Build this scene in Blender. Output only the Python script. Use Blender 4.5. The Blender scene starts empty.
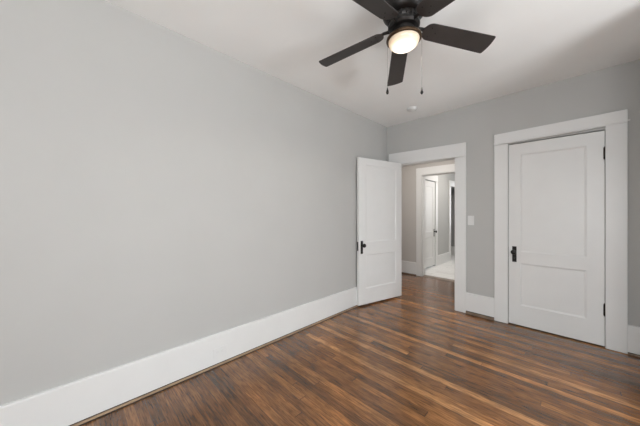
import bpy, bmesh, math, random
from mathutils import Vector, Matrix

PI = math.pi
S = bpy.context.scene
C = S.collection

# ------------------------------------------------------------------ camera
cam = bpy.data.cameras.new('camera')
cam.sensor_width = 36.0
cam.lens = 254.0 / 640.0 * 36.0
cam.clip_start = 0.02
cam_ob = bpy.data.objects.new('camera', cam)
C.objects.link(cam_ob)
cam_ob.location = (2.097, -3.553, 1.255)
cam_ob.rotation_euler = (PI / 2, 0, math.radians(45.3))
S.camera = cam_ob

# ------------------------------------------------------------------ world, daylight, exposure
S.view_settings.view_transform = 'Standard'
S.view_settings.look = 'None'
S.view_settings.gamma = 1.0
S.view_settings.exposure = 0.08
S.view_settings.use_curve_mapping = False

world = bpy.data.worlds.new('sky')
S.world = world
world.use_nodes = True
bg = world.node_tree.nodes['Background']
bg.inputs['Color'].default_value = (0.78, 0.88, 1.0, 1)
bg.inputs['Strength'].default_value = 1.0


def area(name, loc, rot, sx, sy, energy, col=(1, 1, 1), spread=PI):
    l = bpy.data.lights.new(name, 'AREA')
    l.shape = 'RECTANGLE'
    l.size, l.size_y = sx, sy
    l.energy = energy
    l.color = col
    l.spread = spread
    o = bpy.data.objects.new(name, l)
    C.objects.link(o)
    o.location = loc
    o.rotation_euler = rot
    return o


# daylight outside the two bedroom windows, plus added fill lamps
RX = 4.3       # right wall
RY = -5.5      # rear wall
JX, JY = 2.56, -1.05   # added wall step, out of view, shades the closet's right end
E = dict(A=22.0, B=142.0, D=250.0, F=8.5, G=15.0, H=23.5, L=0.8, W=1.5, S=190.0, R=350.0, P=10.0)
bg.inputs['Strength'].default_value = E['W']
area('daylight_window_right', (RX + 0.2, -2.45, 1.55), (0, PI / 2, 0), 1.5, 1.8, E['A'], (0.96, 0.98, 1.0))
area('fill_up_right', (RX + 0.5, -2.45, 0.75), (0, PI / 2 + 0.75, 0), 0.9, 1.8, E['B'], (0.95, 0.98, 1.0))  # added lamp aimed up through the window to brighten the ceiling
area('fill_up_rear', (3.15, RY - 0.5, 0.75), (PI / 2 + 0.75, 0, 0), 2.0, 0.9, E['D'], (0.95, 0.98, 1.0))  # added lamp aimed up from the rear, also for the ceiling
area('fill_down_right', (RX + 0.9, -2.45, 2.75), (0, PI / 2 - 0.75, 0), 1.3, 1.8, E['S'], (0.92, 0.965, 1.0))  # added lamp aimed down to brighten the lower walls and floor
area('fill_down_rear', (3.15, RY - 0.9, 2.75), (PI / 2 - 0.75, 0, 0), 2.0, 1.3, E['R'], (0.92, 0.965, 1.0))  # added lamp aimed down from the rear, same purpose
area('fill_corridor_end', (0.35, 5.28, 1.5), (-PI / 2, 0, 0), 0.7, 1.4, E['F'], (1.0, 1.0, 1.0))  # added lamp in an unseen end opening, brightens the corridor
# added disc lamps, out of view, brighten the hall and the corridor
for n_, p_, e_ in (('fill_hall', (0.30, 0.40, 2.59), E['G']), ('fill_corridor', (0.72, 2.7, 2.59), E['H'])):
    o_ = area(n_, p_, (0, 0, 0), 0.16, 0.16, e_, (1.0, 0.95, 0.90))
    o_.data.shape = 'DISK'


# ------------------------------------------------------------------ helpers
def box(bm, x0, x1, y0, y1, z0, z1):
    v = [bm.verts.new(p) for p in ((x0, y0, z0), (x1, y0, z0), (x1, y1, z0), (x0, y1, z0),
                                   (x0, y0, z1), (x1, y0, z1), (x1, y1, z1), (x0, y1, z1))]
    for f in ((3, 2, 1, 0), (4, 5, 6, 7), (0, 1, 5, 4), (1, 2, 6, 5), (2, 3, 7, 6), (3, 0, 4, 7)):
        bm.faces.new([v[i] for i in f])
    return v


def prism(bm, pts, d0, d1, axis='y'):
    """outline pts (a,b) pushed between d0 and d1 along axis"""
    def P(a, b, d):
        return {'y': (a, d, b), 'z': (a, b, d), 'x': (d, a, b)}[axis]
    A = [bm.verts.new(P(a, b, d0)) for a, b in pts]
    B = [bm.verts.new(P(a, b, d1)) for a, b in pts]
    n = len(pts)
    bm.faces.new(A)
    bm.faces.new(B[::-1])
    for i in range(n):
        j = (i + 1) % n
        bm.faces.new((A[i], B[i], B[j], A[j]))


def lathe(bm, prof, n=48, close=False):
    """profile of (r,z) turned about z"""
    rings = []
    for r, z in prof:
        if r < 1e-6:
            rings.append([bm.verts.new((0, 0, z))])
        else:
            rings.append([bm.verts.new((r * math.cos(2 * PI * k / n), r * math.sin(2 * PI * k / n), z)) for k in range(n)])
    for a, b in zip(rings[:-1], rings[1:]):
        for k in range(n):
            j = (k + 1) % n
            if len(a) == 1 and len(b) == 1:
                continue
            if len(a) == 1:
                bm.faces.new((a[0], b[j], b[k]))
            elif len(b) == 1:
                bm.faces.new((a[k], a[j], b[0]))
            else:
                bm.faces.new((a[k], a[j], b[j], b[k]))


def tube(bm, pts, r, n=10):
    rings = []
    for i, p in enumerate(pts):
        p = Vector(p)
        d = (Vector(pts[min(i + 1, len(pts) - 1)]) - Vector(pts[max(i - 1, 0)])).normalized()
        u = d.orthogonal().normalized()
        w = d.cross(u)
        rr = r[i] if isinstance(r, (list, tuple)) else r
        rings.append([bm.verts.new(p + u * rr * math.cos(2 * PI * k / n) + w * rr * math.sin(2 * PI * k / n)) for k in range(n)])
    for a, b in zip(rings[:-1], rings[1:]):
        for k in range(n):
            j = (k + 1) % n
            bm.faces.new((a[k], a[j], b[j], b[k]))
    bm.faces.new(rings[0][::-1])
    bm.faces.new(rings[-1])


def obj(name, bm, mat, parent=None, loc=(0, 0, 0), rot=(0, 0, 0), bevel=0.0, smooth=False, seg=2):
    bmesh.ops.recalc_face_normals(bm, faces=bm.faces[:])
    me = bpy.data.meshes.new(name)
    bm.to_mesh(me)
    bm.free()
    me.materials.append(mat)
    if smooth:
        for p in me.polygons:
            p.use_smooth = True
    o = bpy.data.objects.new(name, me)
    C.objects.link(o)
    o.location = loc
    o.rotation_euler = rot
    if parent is not None:
        o.parent = parent
    if bevel:
        m = o.modifiers.new('bevel', 'BEVEL')
        m.width = bevel
        m.segments = seg
        m.limit_method = 'ANGLE'
        m.angle_limit = math.radians(40)
    if smooth:
        try:
            me.set_sharp_from_angle(angle=math.radians(38))
        except Exception:
            pass
    return o


def tag(o, label, cat, group=None, kind=None):
    o['label'] = label
    o['category'] = cat
    if group:
        o['group'] = group
    if kind:
        o['kind'] = kind
    return o


def struct(name, bm, mat, label, cat, **k):
    return tag(obj(name, bm, mat, **k), label, cat, kind='structure')


def thing(name, label, cat, loc=(0, 0, 0), rotz=0.0):
    o = bpy.data.objects.new(name, None)
    C.objects.link(o)
    o.location = loc
    o.rotation_euler = (0, 0, rotz)
    o.empty_display_size = 0.1
    return tag(o, label, cat)


# ------------------------------------------------------------------ materials
def mat(name, col, rough=0.5, metal=0.0, spec=0.5, bump=0.0, bump_scale=200.0, vary=0.0, vary_scale=3.0):
    m = bpy.data.materials.new(name)
    m.use_nodes = True
    nt = m.node_tree
    b = nt.nodes['Principled BSDF']
    b.inputs['Base Color'].default_value = (*col, 1)
    b.inputs['Roughness'].default_value = rough
    b.inputs['Metallic'].default_value = metal
    b.inputs['Specular IOR Level'].default_value = spec
    tc = nt.nodes.new('ShaderNodeTexCoord')
    if vary:
        n = nt.nodes.new('ShaderNodeTexNoise')
        n.inputs['Scale'].default_value = vary_scale
        n.inputs['Detail'].default_value = 5
        r = nt.nodes.new('ShaderNodeValToRGB')
        r.color_ramp.elements[0].position = 0.3
        r.color_ramp.elements[1].position = 0.7
        r.color_ramp.elements[0].color = (*[c * (1 - vary) for c in col], 1)
        r.color_ramp.elements[1].color = (*[min(1, c * (1 + vary)) for c in col], 1)
        nt.links.new(tc.outputs['Object'], n.inputs['Vector'])
        nt.links.new(n.outputs['Fac'], r.inputs['Fac'])
        nt.links.new(r.outputs['Color'], b.inputs['Base Color'])
    if bump:
        n = nt.nodes.new('ShaderNodeTexNoise')
        n.inputs['Scale'].default_value = bump_scale
        n.inputs['Detail'].default_value = 3
        bp = nt.nodes.new('ShaderNodeBump')
        bp.inputs['Strength'].default_value = bump
        bp.inputs['Distance'].default_value = 0.001
        nt.links.new(tc.outputs['Object'], n.inputs['Vector'])
        nt.links.new(n.outputs['Fac'], bp.inputs['Height'])
        nt.links.new(bp.outputs['Normal'], b.inputs['Normal'])
    return m


WALL = mat('grey_wall_paint', (0.462, 0.458, 0.443), 0.75, spec=0.3, bump=0.15, vary=0.012)
HALLWALL = mat('taupe_hall_paint', (0.50, 0.475, 0.45), 0.75, spec=0.3, bump=0.15, vary=0.012)
CEIL = mat('white_ceiling_paint', (0.86, 0.865, 0.855), 0.9, spec=0.2, bump=0.2, bump_scale=120, vary=0.01)
TRIM = mat('white_trim_paint', (0.715, 0.712, 0.70), 0.38, spec=0.5, bump=0.1, bump_scale=40, vary=0.012, vary_scale=6)
PLASTIC = mat('white_plastic', (0.68, 0.677, 0.665), 0.35, vary=0.01)
BRONZE = mat('dark_bronze', (0.018, 0.016, 0.015), 0.42, 0.6, vary=0.3, vary_scale=30)
RIM = mat('oil_rubbed_bronze_rim', (0.075, 0.045, 0.024), 0.4, 0.7, vary=0.25, vary_scale=20)
BLADE = mat('espresso_blade', (0.033, 0.028, 0.026), 0.5, vary=0.12, vary_scale=12)
OUTSLOT = mat('painted_slot', (0.60, 0.595, 0.58), 0.5, vary=0.02)
SLOT = mat('dark_slot', (0.06, 0.06, 0.058), 0.6, vary=0.1)
GAP = mat('dark_floor_gap', (0.02, 0.013, 0.009), 0.8, vary=0.2, vary_scale=12)
SHOE = mat('unfinished_wood_strip', (0.38, 0.26, 0.17), 0.6, vary=0.18, vary_scale=14)
SHOEDARK = mat('stained_wood_strip', (0.20, 0.135, 0.092), 0.6, vary=0.18, vary_scale=14)
CHAIN = mat('bronze_chain', (0.12, 0.11, 0.10), 0.4, 0.6, vary=0.1, vary_scale=60)


def nd(nt, t, **k):
    n = nt.nodes.new(t)
    for a, v in k.items():
        setattr(n, a, v)
    return n


def mth(nt, op, a, b=None, c=None):
    n = nd(nt, 'ShaderNodeMath', operation=op)
    for i, v in enumerate((a, b, c)):
        if v is None:
            continue
        if isinstance(v, (int, float)):
            n.inputs[i].default_value = v
        else:
            nt.links.new(v, n.inputs[i])
    return n.outputs[0]


def comb(nt, x, y, z=0.0):
    n = nd(nt, 'ShaderNodeCombineXYZ')
    for i, v in enumerate((x, y, z)):
        if isinstance(v, (int, float)):
            n.inputs[i].default_value = v
        else:
            nt.links.new(v, n.inputs[i])
    return n.outputs[0]


def ramp(nt, fac, stops):
    r = nd(nt, 'ShaderNodeValToRGB')
    while len(r.color_ramp.elements) < len(stops):
        r.color_ramp.elements.new(0.5)
    for e, (p, c) in zip(r.color_ramp.elements, stops):
        e.position = p
        e.color = (*c, 1) if len(c) == 3 else c
    nt.links.new(fac, r.inputs['Fac'])
    return r.outputs['Color']


def mixc(nt, typ, fac, a, b):
    n = nd(nt, 'ShaderNodeMix', data_type='RGBA', blend_type=typ)
    if isinstance(fac, (int, float)):
        n.inputs[0].default_value = fac
    else:
        nt.links.new(fac, n.inputs[0])
    for i, v in ((6, a), (7, b)):
        if isinstance(v, tuple):
            n.inputs[i].default_value = (*v, 1)
        else:
            nt.links.new(v, n.inputs[i])
    return n.outputs[2]


def noise(nt, vec, scale, detail=4, rough=0.55):
    n = nd(nt, 'ShaderNodeTexNoise')
    n.inputs['Scale'].default_value = scale
    n.inputs['Detail'].default_value = detail
    n.inputs['Roughness'].default_value = rough
    nt.links.new(vec, n.inputs['Vector'])
    return n.outputs['Fac']


def wood_floor():
    m = bpy.data.materials.new('oak_strip_floor')
    m.use_nodes = True
    nt = m.node_tree
    b = nt.nodes['Principled BSDF']
    tc = nd(nt, 'ShaderNodeTexCoord')
    sp = nd(nt, 'ShaderNodeSeparateXYZ')
    nt.links.new(tc.outputs['Object'], sp.inputs[0])
    x, y = sp.outputs[0], sp.outputs[1]
    W = 0.057
    ys = mth(nt, 'DIVIDE', y, W)
    row = mth(nt, 'FLOOR', ys)
    fy = mth(nt, 'FRACT', ys)
    wr = nd(nt, 'ShaderNodeTexWhiteNoise', noise_dimensions='1D')
    nt.links.new(row, wr.inputs['W'])
    off = mth(nt, 'MULTIPLY', wr.outputs['Value'], 9.0)
    ln = mth(nt, 'MULTIPLY_ADD', wr.outputs['Value'], 1.5, 1.3)
    xs = mth(nt, 'DIVIDE', mth(nt, 'ADD', x, off), ln)
    colm = mth(nt, 'FLOOR', xs)
    fx = mth(nt, 'FRACT', xs)
    wn = nd(nt, 'ShaderNodeTexWhiteNoise', noise_dimensions='2D')
    nt.links.new(comb(nt, row, colm), wn.inputs['Vector'])
    bid = wn.outputs['Value']
    base = ramp(nt, bid, [(0.0, (0.092, 0.042, 0.0165)), (0.15, (0.135, 0.059, 0.0215)), (0.50, (0.178, 0.077, 0.0265)),
                          (0.85, (0.245, 0.108, 0.0370)), (1.0, (0.35, 0.170, 0.064))])
    # grain, stretched along each board and different on every board
    gv = comb(nt, mth(nt, 'MULTIPLY_ADD', bid, 37.0, mth(nt, 'MULTIPLY', x, 3.0)), mth(nt, 'MULTIPLY', y, 80.0), mth(nt, 'MULTIPLY', bid, 51.0))
    g1 = noise(nt, gv, 1.0, 6, 0.65)
    gcol = ramp(nt, g1, [(0.30, (0.55, 0.53, 0.52)), (0.5, (0.97, 0.97, 0.97)), (0.70, (1.38, 1.36, 1.33))])
    c = mixc(nt, 'MULTIPLY', 1.0, base, gcol)
    # short pores of the oak
    g2 = noise(nt, comb(nt, mth(nt, 'MULTIPLY_ADD', bid, 91.0, mth(nt, 'MULTIPLY', x, 13.0)), mth(nt, 'MULTIPLY', y, 150.0), mth(nt, 'MULTIPLY', bid, 29.0)), 1.0, 3, 0.6)
    c = mixc(nt, 'MULTIPLY', 1.0, c, ramp(nt, g2, [(0.34, (0.50, 0.48, 0.46)), (0.48, (1.0, 1.0, 1.0)), (0.68, (1.22, 1.22, 1.2))]))
    # cathedral figure
    wv = nd(nt, 'ShaderNodeTexWave', wave_type='RINGS', rings_direction='Y')
    wv.inputs['Scale'].default_value = 1.0
    wv.inputs['Distortion'].default_value = 5.0
    wv.inputs['Detail'].default_value = 3.0
    nt.links.new(comb(nt, mth(nt, 'MULTIPLY_ADD', bid, 23.0, mth(nt, 'MULTIPLY', x, 1.6)), mth(nt, 'MULTIPLY', y, 42.0), mth(nt, 'MULTIPLY', bid, 17.0)), wv.inputs['Vector'])
    c = mixc(nt, 'MULTIPLY', 0.35, c, ramp(nt, wv.outputs['Fac'], [(0.0, (0.62, 0.6, 0.58)), (0.6, (1.1, 1.1, 1.1)), (1.0, (1.2, 1.2, 1.2))]))
    # uneven old stain: worn, paler patches and darker ones
    pv = comb(nt, mth(nt, 'MULTIPLY', x, 1.0), mth(nt, 'MULTIPLY', y, 1.7))
    pn = noise(nt, pv, 1.3, 4, 0.6)
    c = mixc(nt, 'MULTIPLY', 1.0, c, ramp(nt, pn, [(0.3, (0.68, 0.67, 0.68)), (0.5, (1.0, 1.0, 1.0)), (0.7, (1.45, 1.38, 1.28))]))
    # joints between boards
    ey = mth(nt, 'MINIMUM', fy, mth(nt, 'SUBTRACT', 1.0, fy))
    ex = mth(nt, 'MULTIPLY', mth(nt, 'MINIMUM', fx, mth(nt, 'SUBTRACT', 1.0, fx)), 18.0)
    e = mth(nt, 'MINIMUM', ey, ex)
    jr = nd(nt, 'ShaderNodeMapRange')
    jr.inputs['From Min'].default_value = 0.012
    jr.inputs['From Max'].default_value = 0.035
    nt.links.new(e, jr.inputs['Value'])
    seam = ramp(nt, jr.outputs[0], [(0.0, (0.45, 0.42, 0.4)), (1.0, (1, 1, 1))])
    worn = ramp(nt, jr.outputs[0], [(0.0, (1.5, 1.48, 1.42)), (1.0, (1, 1, 1))])
    wr2 = nd(nt, 'ShaderNodeTexWhiteNoise', noise_dimensions='1D')
    nt.links.new(mth(nt, 'MULTIPLY', mth(nt, 'FLOOR', mth(nt, 'ADD', ys, 0.5)), 3.7), wr2.inputs['W'])
    c = mixc(nt, 'MULTIPLY', 1.0, c, mixc(nt, 'MIX', mth(nt, 'GREATER_THAN', wr2.outputs['Value'], 0.93), seam, worn))
    nt.links.new(c, b.inputs['Base Color'])
    rg = nd(nt, 'ShaderNodeMapRange')
    rg.inputs['To Min'].default_value = 0.13
    rg.inputs['To Max'].default_value = 0.25
    nt.links.new(g1, rg.inputs['Value'])
    nt.links.new(rg.outputs[0], b.inputs['Roughness'])
    b.inputs['Specular IOR Level'].default_value = 0.6
    b.inputs['Coat Weight'].default_value = 0.16
    b.inputs['Coat IOR'].default_value = 1.6
    b.inputs['Coat Roughness'].default_value = 0.16
    bp = nd(nt, 'ShaderNodeBump')
    bp.inputs['Strength'].default_value = 0.10
    bp.inputs['Distance'].default_value = 0.0012
    h = mth(nt, 'ADD', mth(nt, 'MULTIPLY', g1, 0.35), jr.outputs[0])
    nt.links.new(h, bp.inputs['Height'])
    nt.links.new(bp.outputs['Normal'], b.inputs['Normal'])
    return m


def pale_floor():
    m = bpy.data.materials.new('pale_plank_floor')
    m.use_nodes = True
    nt = m.node_tree
    b = nt.nodes['Principled BSDF']
    tc = nd(nt, 'ShaderNodeTexCoord')
    br = nd(nt, 'ShaderNodeTexBrick')
    br.inputs['Color1'].default_value = (0.80, 0.79, 0.77, 1)
    br.inputs['Color2'].default_value = (0.70, 0.69, 0.67, 1)
    br.inputs['Mortar'].default_value = (0.55, 0.54, 0.52, 1)
    br.inputs['Scale'].default_value = 1.0
    br.inputs['Mortar Size'].default_value = 0.004
    br.inputs['Brick Width'].default_value = 0.9
    br.inputs['Row Height'].default_value = 0.15
    nt.links.new(tc.outputs['Object'], br.inputs['Vector'])
    nt.links.new(br.outputs['Color'], b.inputs['Base Color'])
    b.inputs['Roughness'].default_value = 0.4
    return m


def lamp_glass():
    m = bpy.data.materials.new('lit_frosted_glass')
    m.use_nodes = True
    nt = m.node_tree
    b = nt.nodes['Principled BSDF']
    b.inputs['Base Color'].default_value = (0.5, 0.45, 0.38, 1)
    b.inputs['Roughness'].default_value = 0.35
    tc = nd(nt, 'ShaderNodeTexCoord')
    sp = nd(nt, 'ShaderNodeSeparateXYZ')
    nt.links.new(tc.outputs['Object'], sp.inputs[0])
    r = mth(nt, 'SQRT', mth(nt, 'ADD', mth(nt, 'MULTIPLY', sp.outputs[0], sp.outputs[0]), mth(nt, 'MULTIPLY', sp.outputs[1], sp.outputs[1])))
    rr = mth(nt, 'DIVIDE', r, 0.09)
    nt.links.new(ramp(nt, rr, [(0.0, (1.0, 0.93, 0.84)), (0.7, (1.0, 0.88, 0.72)), (1.0, (0.85, 0.58, 0.32))]), b.inputs['Emission Color'])
    st = nd(nt, 'ShaderNodeMapRange')
    st.inputs['From Min'].default_value = 0.25
    st.inputs['From Max'].default_value = 1.0
    st.inputs['To Min'].default_value = 3.0 * E['L']
    st.inputs['To Max'].default_value = 0.45 * E['L']
    nt.links.new(rr, st.inputs['Value'])
    nt.links.new(st.outputs[0], b.inputs['Emission Strength'])
    return m


def window_glass():
    m = bpy.data.materials.new('window_glass')
    m.use_nodes = True
    nt = m.node_tree
    out = nt.nodes['Material Output']
    nt.nodes.remove(nt.nodes['Principled BSDF'])
    t = nd(nt, 'ShaderNodeBsdfTransparent')
    g = nd(nt, 'ShaderNodeBsdfGlossy')
    g.inputs['Roughness'].default_value = 0.02
    mx = nd(nt, 'ShaderNodeMixShader')
    mx.inputs[0].default_value = 0.06
    nt.links.new(t.outputs[0], mx.inputs[1])
    nt.links.new(g.outputs[0], mx.inputs[2])
    nt.links.new(mx.outputs[0], out.inputs['Surface'])
    return m


OAK = wood_floor()
PALE = pale_floor()
LAMPGLASS = lamp_glass()
GLASS = window_glass()

# ------------------------------------------------------------------ shell of the bedroom
H = 2.6
DX0, DX1, DZ = 0.16, 0.997, 1.985          # doorway to the hall
CX0, CX1, CZ = 1.549, 2.284, 2.035         # closet opening
WT = 0.14                                  # back wall thickness

bm = bmesh.new()
box(bm, -0.6, RX + 0.15, RY - 0.15, 1.50, -0.08, 0.0)
struct('floor', bm, OAK, 'worn dark brown oak strip floor of the bedroom and hall', 'floor')
bm = bmesh.new()
box(bm, -0.15, RX + 0.15, RY - 0.15, WT, H, H + 0.1)
struct('ceiling', bm, CEIL, 'flat white bedroom ceiling above the fan', 'ceiling')
bm = bmesh.new()
box(bm, -0.15, 0.0, RY - 0.15, WT, 0, H)
struct('wall_left', bm, WALL, 'long blank light grey wall beside the open door', 'wall')

bm = bmesh.new()
box(bm, 0.0, DX0, 0, WT, 0, H)
box(bm, DX0, DX1, 0, WT, DZ, H)
box(bm, DX1, CX0, 0, WT, 0, H)
box(bm, CX0, CX1, 0, WT, CZ, H)
box(bm, CX1, RX, 0, WT, 0, H)
struct('wall_back', bm, WALL, 'grey wall holding the hall doorway and the closet door', 'wall')


def wall_window(bm, axis, pos, t, a0, a1, w0, w1, z0, z1):
    """wall across axis at pos..pos+t spanning a0..a1 with an opening w0..w1, z0..z1"""
    for p, q, zz0, zz1 in ((a0, w0, 0, H), (w1, a1, 0, H), (w0, w1, 0, z0), (w0, w1, z1, H)):
        if axis == 'x':
            box(bm, min(pos, pos + t), max(pos, pos + t), p, q, zz0, zz1)
        else:
            box(bm, p, q, min(pos, pos + t), max(pos, pos + t), zz0, zz1)


bm = bmesh.new()
wall_window(bm, 'x', RX, 0.15, RY - 0.15, WT, -3.35, -1.55, 0.8, 2.25)
box(bm, JX, RX, JY, WT, 0, H)  # added step keeps window light off the closet corner
struct('wall_right', bm, WALL, 'grey wall with a window facing the long blank wall', 'wall')
bm = bmesh.new()
wall_window(bm, 'y', RY, -0.15, 0.0, RX, 2.15, 4.15, 0.8, 2.25)
struct('wall_rear', bm, WALL, 'grey wall with a window facing the two doors', 'wall')


def window(name, axis, pos, w0, w1, z0, z1, label):
    bm = bmesh.new()
    zm = (z0 + z1) / 2

    def bar(a0, a1, zz0, zz1, d=0.05):
        if axis == 'x':
            box(bm, pos + 0.05, pos + 0.05 + d, a0, a1, zz0, zz1)
        else:
            box(bm, a0, a1, pos - 0.05 - d, pos - 0.05, zz0, zz1)
    bar(w0, w0 + 0.05, z0, z1)
    bar(w1 - 0.05, w1, z0, z1)
    bar(w0 + 0.05, w1 - 0.05, z0, z0 + 0.05)
    bar(w0 + 0.05, w1 - 0.05, z1 - 0.05, z1)
    bar(w0 + 0.05, w1 - 0.05, zm - 0.02, zm + 0.02)
    w = struct(name, bm, TRIM, label, 'window')
    bm = bmesh.new()
    if axis == 'x':
        box(bm, pos + 0.072, pos + 0.076, w0 + 0.05, w1 - 0.05, z0 + 0.05, z1 - 0.05)
    else:
        box(bm, w0 + 0.05, w1 - 0.05, pos - 0.076, pos - 0.072, z0 + 0.05, z1 - 0.05)
    obj('pane', bm, GLASS, w)
    return w


window('window_1', 'x', RX, -3.35, -1.55, 0.8, 2.25, 'white double hung window facing the long blank wall')
window('window_2', 'y', RY, 2.15, 4.15, 0.8, 2.25, 'white double hung window facing the two doors')

# closet behind its door
bm = bmesh.new()
box(bm, 1.42, 1.46, WT, 0.85, 0, H)
box(bm, 2.40, 2.44, WT, 0.85, 0, H)
box(bm, 1.46, 2.40, 0.81, 0.85, 0, H)
box(bm, 1.46, 2.40, WT, 0.81, 2.4, 2.44)
struct('wall_closet', bm, WALL, 'grey inside walls of the closet', 'wall')

# ------------------------------------------------------------------ hall and the corridor past it
HY0, HY1 = 1.42, 1.54
OX0, OX1, OZ = -0.055, 0.80, 2.0
LX = -0.25           # corridor's wall with the door
bm = bmesh.new()
box(bm, -0.6, OX0, HY0, HY1, 0, H)
box(bm, OX0, OX1, HY0, HY1, OZ, H)
box(bm, OX1, 1.5, HY0, HY1, 0, H)
struct('wall_hall', bm, HALLWALL, 'taupe hall wall seen through the doorway, holding a cased opening', 'wall')
bm = bmesh.new()
box(bm, -0.7, -0.6, WT, HY1, 0, H)
box(bm, 1.42, 1.5, 0.85, HY0, 0, H)
box(bm, -0.6, -0.15, WT - 0.06, WT, 0, H)
struct('wall_hall_ends', bm, HALLWALL, 'taupe end walls of the small hall', 'wall')
bm = bmesh.new()
box(bm, -0.7, 1.5, WT, HY1, H, H + 0.1)
struct('ceiling_hall', bm, CEIL, 'white ceiling of the small hall', 'ceiling')
bm = bmesh.new()
box(bm, -1.6, 1.2, 1.50, 5.2, -0.08, 0.004)
struct('floor_corridor', bm, PALE, 'pale plank floor beyond the hall opening', 'floor')
bm = bmesh.new()
box(bm, -1.6, 1.2, HY1, 5.2, H, H + 0.1)
struct('ceiling_corridor', bm, CEIL, 'white ceiling of the far corridor', 'ceiling')

D3Y0, D3Y1, D3Z = 1.80, 2.575, 1.99       # closed corridor door
SY0, SY1, SZ = 3.60, 4.40, 1.96           # far dim opening
bm = bmesh.new()
for y0, y1, z0, z1 in ((HY1, D3Y0, 0, H), (D3Y0, D3Y1, D3Z + 0.01, H), (D3Y1, SY0, 0, H), (SY0, SY1, SZ, H), (SY1, 5.2, 0, H)):
    box(bm, LX - 0.12, LX, y0, y1, z0, z1)
struct('wall_corridor', bm, WALL, 'bright grey corridor wall with a white closed door, seen through both openings', 'wall')
bm = bmesh.new()
box(bm, 0.95, 1.05, HY1, 5.2, 0, H)
struct('wall_corridor_side', bm, WALL, 'grey corridor wall facing the closed corridor door', 'wall')
bm = bmesh.new()
for p, q, z0, z1 in ((LX, 0.0, 0, H), (0.7, 0.95, 0, H), (0.0, 0.7, 0, 0.7), (0.0, 0.7, 2.2, H)):
    box(bm, p, q, 5.1, 5.2, z0, z1)
struct('wall_corridor_end', bm, WALL, 'grey end wall of the corridor with an added window opening', 'wall')  # end opening added to let light into the corridor
bm = bmesh.new()
box(bm, -1.6, LX - 0.12, 4.5, 4.6, 0, H)
box(bm, -1.6, -1.5, HY1, 4.5, 0, H)
box(bm, -1.5, LX - 0.12, 2.7, 2.8, 0, H)
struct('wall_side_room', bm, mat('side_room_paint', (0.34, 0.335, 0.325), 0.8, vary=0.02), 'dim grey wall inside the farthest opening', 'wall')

# ------------------------------------------------------------------ trim
def casing(name, x0, x1, xo0, xo1, zl, zr, zt, y, label, t=0.024, nub=False, zt_r=None):
    """two legs and a flat head board with a small fillet under it; y = wall face, room on -y"""
    bm = bmesh.new()
    zt_r = zt if zt_r is None else zt_r
    box(bm, xo0, x0, y - t, y, 0.002, zl)
    box(bm, x1, xo1, y - t, y, 0.002, zr)
    prism(bm, [(xo0, zl + 0.0005), (xo1, zr + 0.0005), (xo1, zt_r), (xo0, zt)], y - t - 0.004, y, 'y')
    o = struct(name, bm, TRIM, label, 'door trim', bevel=0.003)
    if nub:
        bm = bmesh.new()
        k = 0.006
        prism(bm, [(xo0 - 0.004, zl + 0.012), (xo1 + 0.014, zr + 0.012), (xo1 + 0.014, zr + 0.024), (xo0 - 0.004, zl + 0.024)], y - t - 0.008, y - t - 0.002, 'y')
        obj('fillet', bm, TRIM, o, bevel=0.002)
    return o


casing('trim_1', DX0, DX1, 0.05, 1.122, 1.995, 1.965, 2.165, 0.0, 'flat white casing around the open hall doorway', zt_r=2.14)
casing('trim_2', CX0, CX1, 1.420, 2.416, 2.04, 2.06, 2.165, 0.0, 'flat white casing around the closet door', nub=True, zt_r=2.178)
casing('trim_3', OX0, OX1, -0.165, 0.93, 2.0, 2.0, 2.145, HY0, 'white casing around the hall opening beyond the doorway')


def jamb(name, x0, x1, z, y0, y1, label):
    bm = bmesh.new()
    box(bm, x0, x0 + 0.012, y0, y1, 0.002, z)
    box(bm, x1 - 0.012, x1, y0, y1, 0.002, z)
    box(bm, x0 + 0.012, x1 - 0.012, y0, y1, z - 0.012, z)
    return struct(name, bm, TRIM, label, 'door trim')


jamb('trim_4', DX0, DX1, DZ, 0.0, WT, 'white jamb lining the hall doorway')
jamb('trim_5', CX0 - 0.004, CX1 + 0.004, CZ + 0.003, 0.045, WT, 'white jamb lining the closet doorway')
jamb('trim_6', OX0, OX1, OZ, HY0, HY1, 'white jamb lining the hall opening')
# casings on the corridor wall, running along y
bm = bmesh.new()
x0, x1 = LX, LX + 0.022
box(bm, x0, x1, D3Y0 - 0.12, D3Y0, 0.004, D3Z + 0.005)
box(bm, x0, x1, D3Y1, D3Y1 + 0.125, 0.004, D3Z + 0.005)
box(bm, x0, x1 + 0.004, D3Y0 - 0.12, D3Y1 + 0.125, D3Z + 0.005, D3Z + 0.15)
struct('trim_7', bm, TRIM, 'white casing around the closed corridor door', 'door trim', bevel=0.003)
bm = bmesh.new()
box(bm, x0, x1, SY0 - 0.11, SY0, 0.004, SZ)
box(bm, x0, x1, SY1, SY1 + 0.11, 0.004, SZ)
box(bm, x0, x1 + 0.004, SY0 - 0.11, SY1 + 0.11, SZ, SZ + 0.15)
box(bm, LX - 0.12, LX, SY0, SY0 + 0.012, 0.004, SZ)
struct('trim_8', bm, TRIM, 'white casing around the farthest dim opening', 'door trim', bevel=0.003)

# threshold between wood and pale floor
bm = bmesh.new()
prism(bm, [(HY0 - 0.01, 0.001), (HY1 + 0.02, 0.005), (HY1, 0.013), (HY0 + 0.02, 0.013)], OX0 + 0.012, OX1 - 0.012, 'x')
struct('trim_9', bm, mat('grey_brown_threshold', (0.24, 0.19, 0.155), 0.5, vary=0.2, vary_scale=10), 'grey brown wooden threshold in the hall opening', 'threshold')

BH = 0.258     # baseboard height


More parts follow.
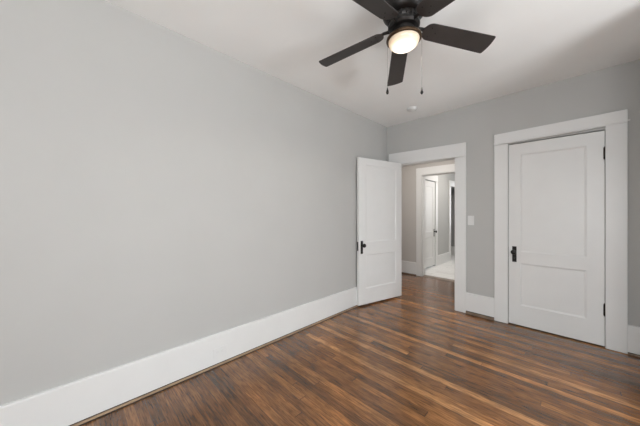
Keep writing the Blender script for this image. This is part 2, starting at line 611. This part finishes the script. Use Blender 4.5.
def baseboard(name, axis, face, side, a0, a1, label, shoe=True, z0=0.020, h=BH, sh=0.0115, sm=None):
    """board against a wall; axis it runs along; face = wall plane; side = +1/-1 direction into the room"""
    bm = bmesh.new()
    t = 0.022
    prof = [(0, z0), (t, z0), (t, h - 0.005), (t - 0.002, h - 0.0015), (t - 0.006, h), (0, h)]
    pts = [(face + side * d, z) for d, z in prof]
    prism(bm, pts, a0, a1, 'y' if axis == 'y' else 'x')
    o = struct(name, bm, TRIM, label, 'baseboard')
    if shoe:
        bm = bmesh.new()
        s = [(0.0, 0.0005), (0.030, 0.0005), (0.030, sh - 0.002), (0.028, sh), (0.0, sh)]
        prism(bm, [(face + side * d, z) for d, z in s], a0, a1, 'y' if axis == 'y' else 'x')
        obj('floor_strip', bm, sm or SHOE, o)
        bm = bmesh.new()
        s = [(0.030, 0.0004), (0.043, 0.0004), (0.043, 0.0012), (0.030, 0.0012)]
        prism(bm, [(face + side * d, z) for d, z in s], a0, a1, 'y' if axis == 'y' else 'x')
        obj('gap', bm, GAP, o)
        bm = bmesh.new()
        s = [(0.0, sh + 0.0001), (0.017, sh + 0.0001), (0.017, z0), (0.0, z0)]
        prism(bm, [(face + side * d, z) for d, z in s], a0, a1, 'y' if axis == 'y' else 'x')
        obj('gap', bm, GAP, o)  # dark filler: shade under the baseboard put into the colour
    return o


# prism axis 'y': pts are (x,z); axis 'x': pts are (y,z)
baseboard('baseboard_left', 'y', 0.0, 1, RY, 0.0, 'tall white baseboard along the long blank wall')
baseboard('baseboard_back', 'x', 0.0, -1, 1.122, 1.420, 'short white baseboard between the doorway and the closet', z0=0.036, sh=0.026, sm=SHOEDARK)
baseboard('baseboard_closet_side', 'x', 0.0, -1, 2.416, JX - 0.03, 'white baseboard on the hinge side of the closet door', sm=SHOEDARK)
baseboard('baseboard_added_step', 'y', JX, -1, JY, 0.0, 'white baseboard on the added wall step beside the closet')  # runs along the added light-blocking step
baseboard('baseboard_right', 'y', RX, -1, RY, JY - 0.02, 'white baseboard under the window facing the blank wall')
baseboard('baseboard_rear', 'x', RY, 1, 0.03, RX - 0.03, 'white baseboard under the window facing the doors')
baseboard('baseboard_hall', 'x', HY0, -1, -0.6, -0.165, 'white baseboard of the hall seen through the doorway', sm=SHOEDARK)
baseboard('baseboard_corridor', 'y', LX, 1, D3Y1 + 0.125, SY0 - 0.11, 'white baseboard in the far bright corridor', shoe=False, z0=0.005, h=0.24)
baseboard('baseboard_side_room', 'x', 4.5, -1, -1.5, LX - 0.12, 'baseboard inside the farthest dim opening', shoe=False, z0=0.005, h=0.27)


# ------------------------------------------------------------------ doors: two flat panels, latch on the near edge
def door(name, loc, rotz, w, z0, z1, label, cat, hinge_z=(), t=0.035, latch=True, knob_side=0, panels=(0.105, 0.115, 0.12, 0.70, 0.825, 0.232), knuckle_front=True):
    """local frame: x across the leaf from the latch edge, front face at y=0 looking to -y"""
    sl, sr, tr, pz1, pz2, pz0 = panels
    bm = bmesh.new()
    box(bm, 0, sl, 0, t, z0, z1)
    box(bm, w - sr, w, 0, t, z0, z1)
    box(bm, sl, w - sr, 0, t, z0, pz0)
    box(bm, sl, w - sr, 0, t, pz1, pz2)
    box(bm, sl, w - sr, 0, t, z1 - tr, z1)
    bmesh.ops.remove_doubles(bm, verts=bm.verts[:], dist=1e-5)
    root = struct(name, bm, TRIM, label, cat, loc=loc, rot=(0, 0, rotz))
    for a, b in ((pz0, pz1), (pz2, z1 - tr)):
        bm = bmesh.new()
        m = 0.016
        d0, d1 = 0.0004, 0.008
        # sloped moulding from the face down to the flat field
        o_ = [(sl, a), (w - sr, a), (w - sr, b), (sl, b)]
        i_ = [(sl + m, a + m), (w - sr - m, a + m), (w - sr - m, b - m), (sl + m, b - m)]
        O = [bm.verts.new((p, d0, q)) for p, q in o_]
        M = [bm.verts.new((p * 0.55 + r * 0.45, d0 + 0.004, q * 0.55 + s * 0.45)) for (p, q), (r, s) in zip(o_, i_)]
        I = [bm.verts.new((p, d1, q)) for p, q in i_]
        B = [bm.verts.new((p, t - 0.004, q)) for p, q in o_]
        for k in range(4):
            j = (k + 1) % 4
            bm.faces.new((O[k], O[j], M[j], M[k]))
            bm.faces.new((M[k], M[j], I[j], I[k]))
            bm.faces.new((O[j], O[k], B[k], B[j]))
        bm.faces.new(I)
        bm.faces.new(B[::-1])
        obj('panel', bm, TRIM, root)
    kx = 0.053 if knob_side == 0 else w - 0.053
    if latch:
        bm = bmesh.new()
        box(bm, kx - 0.020, kx + 0.020, -0.005, 0, 0.708, 0.882)
        pl = obj('lock_plate', bm, BRONZE, root, bevel=0.003)
        bm = bmesh.new()
        lathe(bm, [(0, 0.0), (0.016, 0.0), (0.017, 0.006), (0.009, 0.012), (0.0085, 0.026), (0.018, 0.034), (0.0255, 0.042), (0.027, 0.050), (0.0235, 0.058), (0.012, 0.063), (0, 0.064)], 28)
        bmesh.ops.rotate(bm, verts=bm.verts[:], cent=(0, 0, 0), matrix=Matrix.Rotation(PI / 2, 3, 'X'))
        bmesh.ops.translate(bm, verts=bm.verts[:], vec=(kx, -0.005, 0.822))
        obj('door_knob', bm, BRONZE, pl, smooth=True)
        bm = bmesh.new()
        lathe(bm, [(0, 0), (0.004, 0), (0.004, 0.0015), (0, 0.0015)], 14)
        bmesh.ops.rotate(bm, verts=bm.verts[:], cent=(0, 0, 0), matrix=Matrix.Rotation(PI / 2, 3, 'X'))
        box(bm, -0.0018, 0.0018, -0.0015, 0, -0.013, 0)
        bmesh.ops.translate(bm, verts=bm.verts[:], vec=(kx, -0.005, 0.752))
        obj('keyhole', bm, SLOT, pl)
        bm = bmesh.new()
        ex = 0.0 if knob_side == 0 else w
        box(bm, min(ex, ex + (-0.002 if knob_side == 0 else 0.002)), max(ex, ex + (-0.002 if knob_side == 0 else 0.002)), 0.006, t - 0.006, 0.75, 0.87)
        obj('latch_plate', bm, BRONZE, root)
    for hz in hinge_z:
        bm = bmesh.new()
        y = -0.010 if knuckle_front else t + 0.004
        tube(bm, [(w + 0.003, y, hz - 0.052 + 0.0 * q) if q == 0 else (w + 0.003, y, hz + 0.052) for q in (0, 1)], 0.0105, 14)
        tube(bm, [(w + 0.003, y, hz - 0.061), (w + 0.003, y, hz - 0.053)], [0.005, 0.009], 14)
        tube(bm, [(w + 0.003, y, hz + 0.053), (w + 0.003, y, hz + 0.061)], [0.009, 0.005], 14)
        obj('hinge', bm, BRONZE, root, smooth=True)
    return root


F, Hn = Vector((0.060, -0.815)), Vector((0.252, -0.008))
ang = math.atan2(Hn.y - F.y, Hn.x - F.x)
door('door_1', (F.x, F.y, 0), ang, (Hn - F).length, 0.022, 1.998,
     'white two-panel door swung open against the long blank wall', 'door', hinge_z=(0.36, 1.80), knuckle_front=False,
     panels=(0.125, 0.115, 0.085, 0.69, 0.86, 0.232))
door('door_2', (1.553, -0.001, 0), 0.0, 0.727, 0.012, 2.024,
     'white closed two-panel closet door with black lock plate', 'door', hinge_z=(0.354, 1.812))
# corridor door: front looks to +x; knob on the far edge (local x runs along +y)
door('door_3', (LX + 0.000, D3Y0 + 0.004, 0), PI / 2, D3Y1 - D3Y0 - 0.008, 0.040, 1.978,
     'white closed door in the bright corridor beyond the hall', 'door', knob_side=1)

# ------------------------------------------------------------------ ceiling fan
FX, FY = 1.347, -2.084
fan = thing('ceiling_fan', 'dark bronze five-blade ceiling fan with a lit frosted bowl light', 'ceiling fan', (FX, FY, H))
bm = bmesh.new()
lathe(bm, [(0, 0), (0.118, 0), (0.122, -0.006), (0.122, -0.030), (0.128, -0.036), (0.130, -0.095), (0.126, -0.120), (0.112, -0.138), (0.096, -0.148), (0, -0.148)], 56)
obj('motor_housing', bm, BRONZE, fan, smooth=True)
bm = bmesh.new()
lathe(bm, [(0, -0.149), (0.088, -0.149), (0.092, -0.154), (0.092, -0.170), (0.086, -0.178), (0.094, -0.184), (0.094, -0.200), (0.084, -0.212), (0.062, -0.216), (0.060, -0.246), (0.070, -0.2545), (0, -0.2545)], 48)
for k in range(20):
    a = 2 * PI * k / 20
    v = box(bm, 0.088, 0.0955, -0.004, 0.004, -0.176, -0.150)
    bmesh.ops.rotate(bm, verts=v, cent=(0, 0, 0), matrix=Matrix.Rotation(a, 3, 'Z'))
obj('hub', bm, BRONZE, fan, smooth=True)
bm = bmesh.new()
lathe(bm, [(0, -0.255), (0.074, -0.255), (0.096, -0.261), (0.103, -0.267), (0.105, -0.275), (0.102, -0.282), (0.096, -0.285), (0.091, -0.283), (0.088, -0.274), (0, -0.274)], 56)
obj('light_rim', bm, RIM, fan, smooth=True)
bm = bmesh.new()
gp = [(0.0900, -0.276), (0.0910, -0.284)]
for k in range(1, 13):
    a = k / 12 * PI / 2
    gp.append((0.0908 * math.cos(a), -0.286 - 0.052 * math.sin(a)))
gp[-1] = (0, gp[-1][1])
lathe(bm, gp, 56)
obj('glass_bowl', bm, LAMPGLASS, fan, smooth=True)

# the bulb's light, thrown down from the bowl
bl = bpy.data.lights.new('fan_bulb', 'SPOT')
bl.spot_size = math.radians(172)
bl.spot_blend = 0.35
bl.energy = E['P']
bl.color = (1.0, 0.94, 0.87)
bl.shadow_soft_size = 0.03
blo = bpy.data.objects.new('fan_bulb', bl)
C.objects.link(blo)
blo.location = (FX, FY, H - 0.350)

A0 = math.radians(196.2)
PITCH, CONE, ZB, BW, R0, R1 = -0.216, 0.127, -0.193, 0.064, 0.128, 0.576


def blade_bm():
    bm = bmesh.new()
    out = []
    n = 10
    # root: rounded shoulders, widening towards the tip
    wr = BW * 0.88
    rr = 0.050
    for k in range(n + 1):
        a = PI + PI / 2 * k / n
        out.append((R0 + rr + rr * math.cos(a), -(wr - rr) + rr * math.sin(a)))
    rt = 0.010
    for k in range(n + 1):
        a = -PI / 2 + PI / 2 * k / n
        out.append((R1 - rt + rt * math.cos(a), -(BW - rt) + rt * math.sin(a)))
    for k in range(1, 8):
        s = -1 + 2 * k / 8
        out.append((R1 + 0.006 * (1 - s * s), s * (BW - rt)))
    for k in range(n + 1):
        a = PI / 2 * k / n
        out.append((R1 - rt + rt * math.cos(a), (BW - rt) + rt * math.sin(a)))
    for k in range(n + 1):
        a = PI / 2 + PI / 2 * k / n
        out.append((R0 + rr + rr * math.cos(a), (wr - rr) + rr * math.sin(a)))
    prism(bm, out, -0.003, 0.003, 'z')
    return bm


def iron_bm():
    """bracket: arm from the hub, then a three-lobed plate under the blade"""
    bm = bmesh.new()
    pts = [(0.080, -0.014), (0.105, -0.009), (0.125, -0.010), (0.143, -0.022), (0.158, -0.036), (0.174, -0.040), (0.186, -0.033),
           (0.190, -0.020), (0.200, -0.012), (0.216, -0.010), (0.224, 0.0), (0.216, 0.010), (0.200, 0.012), (0.190, 0.020), (0.186, 0.033), (0.174, 0.040),
           (0.158, 0.036), (0.143, 0.022), (0.125, 0.010), (0.105, 0.009), (0.080, 0.014)]
    prism(bm, pts, 0.0035, 0.010, 'z')
    tube(bm, [(0.078, 0, 0.002), (0.10, 0, 0.006), (0.125, 0, 0.010), (0.15, 0, 0.010)], [0.011, 0.010, 0.009, 0.006], 12)
    for px, py in ((0.172, -0.028), (0.172, 0.028), (0.208, 0.0)):
        v0 = len(bm.verts)
        lathe_pts = [(0, -0.0055), (0.003, -0.0052), (0.0045, -0.003)]
        start = set(bm.verts)
        lathe(bm, lathe_pts, 10)
        nv = [v for v in bm.verts if v not in start]
        bmesh.ops.translate(bm, verts=nv, vec=(px, py, 0))
    return bm


def place_matrix(k):
    a = A0 + k * 2 * PI / 5
    e = Vector((math.cos(a), math.sin(a), -CONE))
    t = Vector((-math.sin(a) * math.cos(PITCH), math.cos(a) * math.cos(PITCH), math.sin(PITCH)))
    e.normalize()
    n = e.cross(t).normalized()
    t = n.cross(e)
    M = Matrix((e, t, n)).transposed().to_4x4()
    M.translation = Vector((0, 0, ZB))
    return M


b0 = obj('blade', blade_bm(), BLADE, fan, bevel=0.0015)
i0 = obj('blade_bracket', iron_bm(), BRONZE, b0, bevel=0.001)
b0.matrix_local = place_matrix(0)
for k in range(1, 5):
    b = b0.copy()
    C.objects.link(b)
    b.parent = fan
    b.matrix_local = place_matrix(k)
    i = i0.copy()
    C.objects.link(i)
    i.parent = b

# pull chains hang on both sides of the light, across the line of sight
for off, top, bot, fwd in ((-0.098, -0.270, -0.585, 0.0), (0.108, -0.270, -0.585, 0.0)):
    px, py = 0.7034 * off, 0.7108 * off
    bm = bmesh.new()
    tube(bm, [(px * 0.9, py * 0.9, top + 0.005), (px * 1.02, py * 1.02, top), (px * 1.03, py * 1.03, top - 0.012), (px * 1.03, py * 1.03, bot)], 0.0008, 8)
    ch = obj('pull_chain', bm, CHAIN, fan, smooth=True)
    bm = bmesh.new()
    lathe(bm, [(0, 0.014), (0.0025, 0.013), (0.0035, 0.005), (0.007, -0.007), (0.0088, -0.016), (0.007, -0.024), (0.003, -0.028), (0, -0.0285)], 18)
    bmesh.ops.translate(bm, verts=bm.verts[:], vec=(px * 1.03, py * 1.03, bot))
    obj('pull_knob', bm, BRONZE, ch, smooth=True)

# ------------------------------------------------------------------ smoke detector
sd = thing('smoke_detector', 'round white smoke detector on the ceiling near the doorway', 'smoke detector', (0.610, -0.420, H))
bm = bmesh.new()
lathe(bm, [(0, 0), (0.066, 0), (0.066, -0.010), (0, -0.010)], 48)
obj('base_ring', bm, PLASTIC, sd, smooth=True)
bm = bmesh.new()
lathe(bm, [(0, -0.0105), (0.060, -0.0105), (0.062, -0.018), (0.058, -0.027), (0.046, -0.033), (0.020, -0.036), (0, -0.0365)], 48)
obj('cover', bm, PLASTIC, sd, smooth=True)
bm = bmesh.new()
lathe(bm, [(0, -0.0366), (0.010, -0.0366), (0.009, -0.0395), (0, -0.040)], 20)
bmesh.ops.translate(bm, verts=bm.verts[:], vec=(0.0, 0.0, 0))
obj('test_button', bm, PLASTIC, sd, smooth=True)

# ------------------------------------------------------------------ light switch
sw = thing('light_switch', 'white wall switch plate between the doorway and the closet', 'light switch', (1.174, 0.0, 1.163))
bm = bmesh.new()
box(bm, -0.035, 0.035, -0.006, 0.0, -0.058, 0.058)
obj('cover_plate', bm, PLASTIC, sw, bevel=0.003)
bm = bmesh.new()
box(bm, -0.0055, 0.0055, -0.0075, -0.006, -0.012, 0.012)
v = box(bm, -0.0042, 0.0042, -0.020, -0.0075, 0.000, 0.009)
obj('toggle', bm, PLASTIC, sw, bevel=0.001)
for z in (-0.030, 0.030):
    bm = bmesh.new()
    lathe(bm, [(0, 0), (0.0033, 0), (0.0028, 0.001), (0, 0.0012)], 12)
    bmesh.ops.rotate(bm, verts=bm.verts[:], cent=(0, 0, 0), matrix=Matrix.Rotation(PI / 2, 3, 'X'))
    bmesh.ops.translate(bm, verts=bm.verts[:], vec=(0, -0.006, z))
    obj('screw', bm, PLASTIC, sw)

# ------------------------------------------------------------------ outlet set sideways in the baseboard
ou = thing('wall_outlet', 'painted-over white power outlet set sideways in the tall baseboard of the blank wall', 'outlet', (0.022, -2.662, 0.113))
bm = bmesh.new()
box(bm, 0.0, 0.004, -0.058, 0.058, -0.035, 0.035)
obj('cover_plate', bm, TRIM, ou, bevel=0.002)
for s in (-1, 1):
    bm = bmesh.new()
    pts = []
    for k in range(24):
        a = 2 * PI * k / 24
        pts.append((s * 0.0195 + max(-0.0135, min(0.0135, 0.0165 * math.cos(a))), 0.0165 * math.sin(a)))
    prism(bm, pts, 0.004, 0.0068, 'x')
    rc = obj('receptacle', bm, TRIM, ou)
    bm = bmesh.new()
    for dz in (-0.006, 0.006):
        box(bm, 0.0066, 0.0072, s * 0.0195 - 0.004, s * 0.0195 + 0.004, dz - 0.001, dz + 0.001)
    box(bm, 0.0066, 0.0072, s * 0.0195 - 0.0105, s * 0.0195 - 0.0065, -0.002, 0.002)
    obj('slots', bm, OUTSLOT, rc)
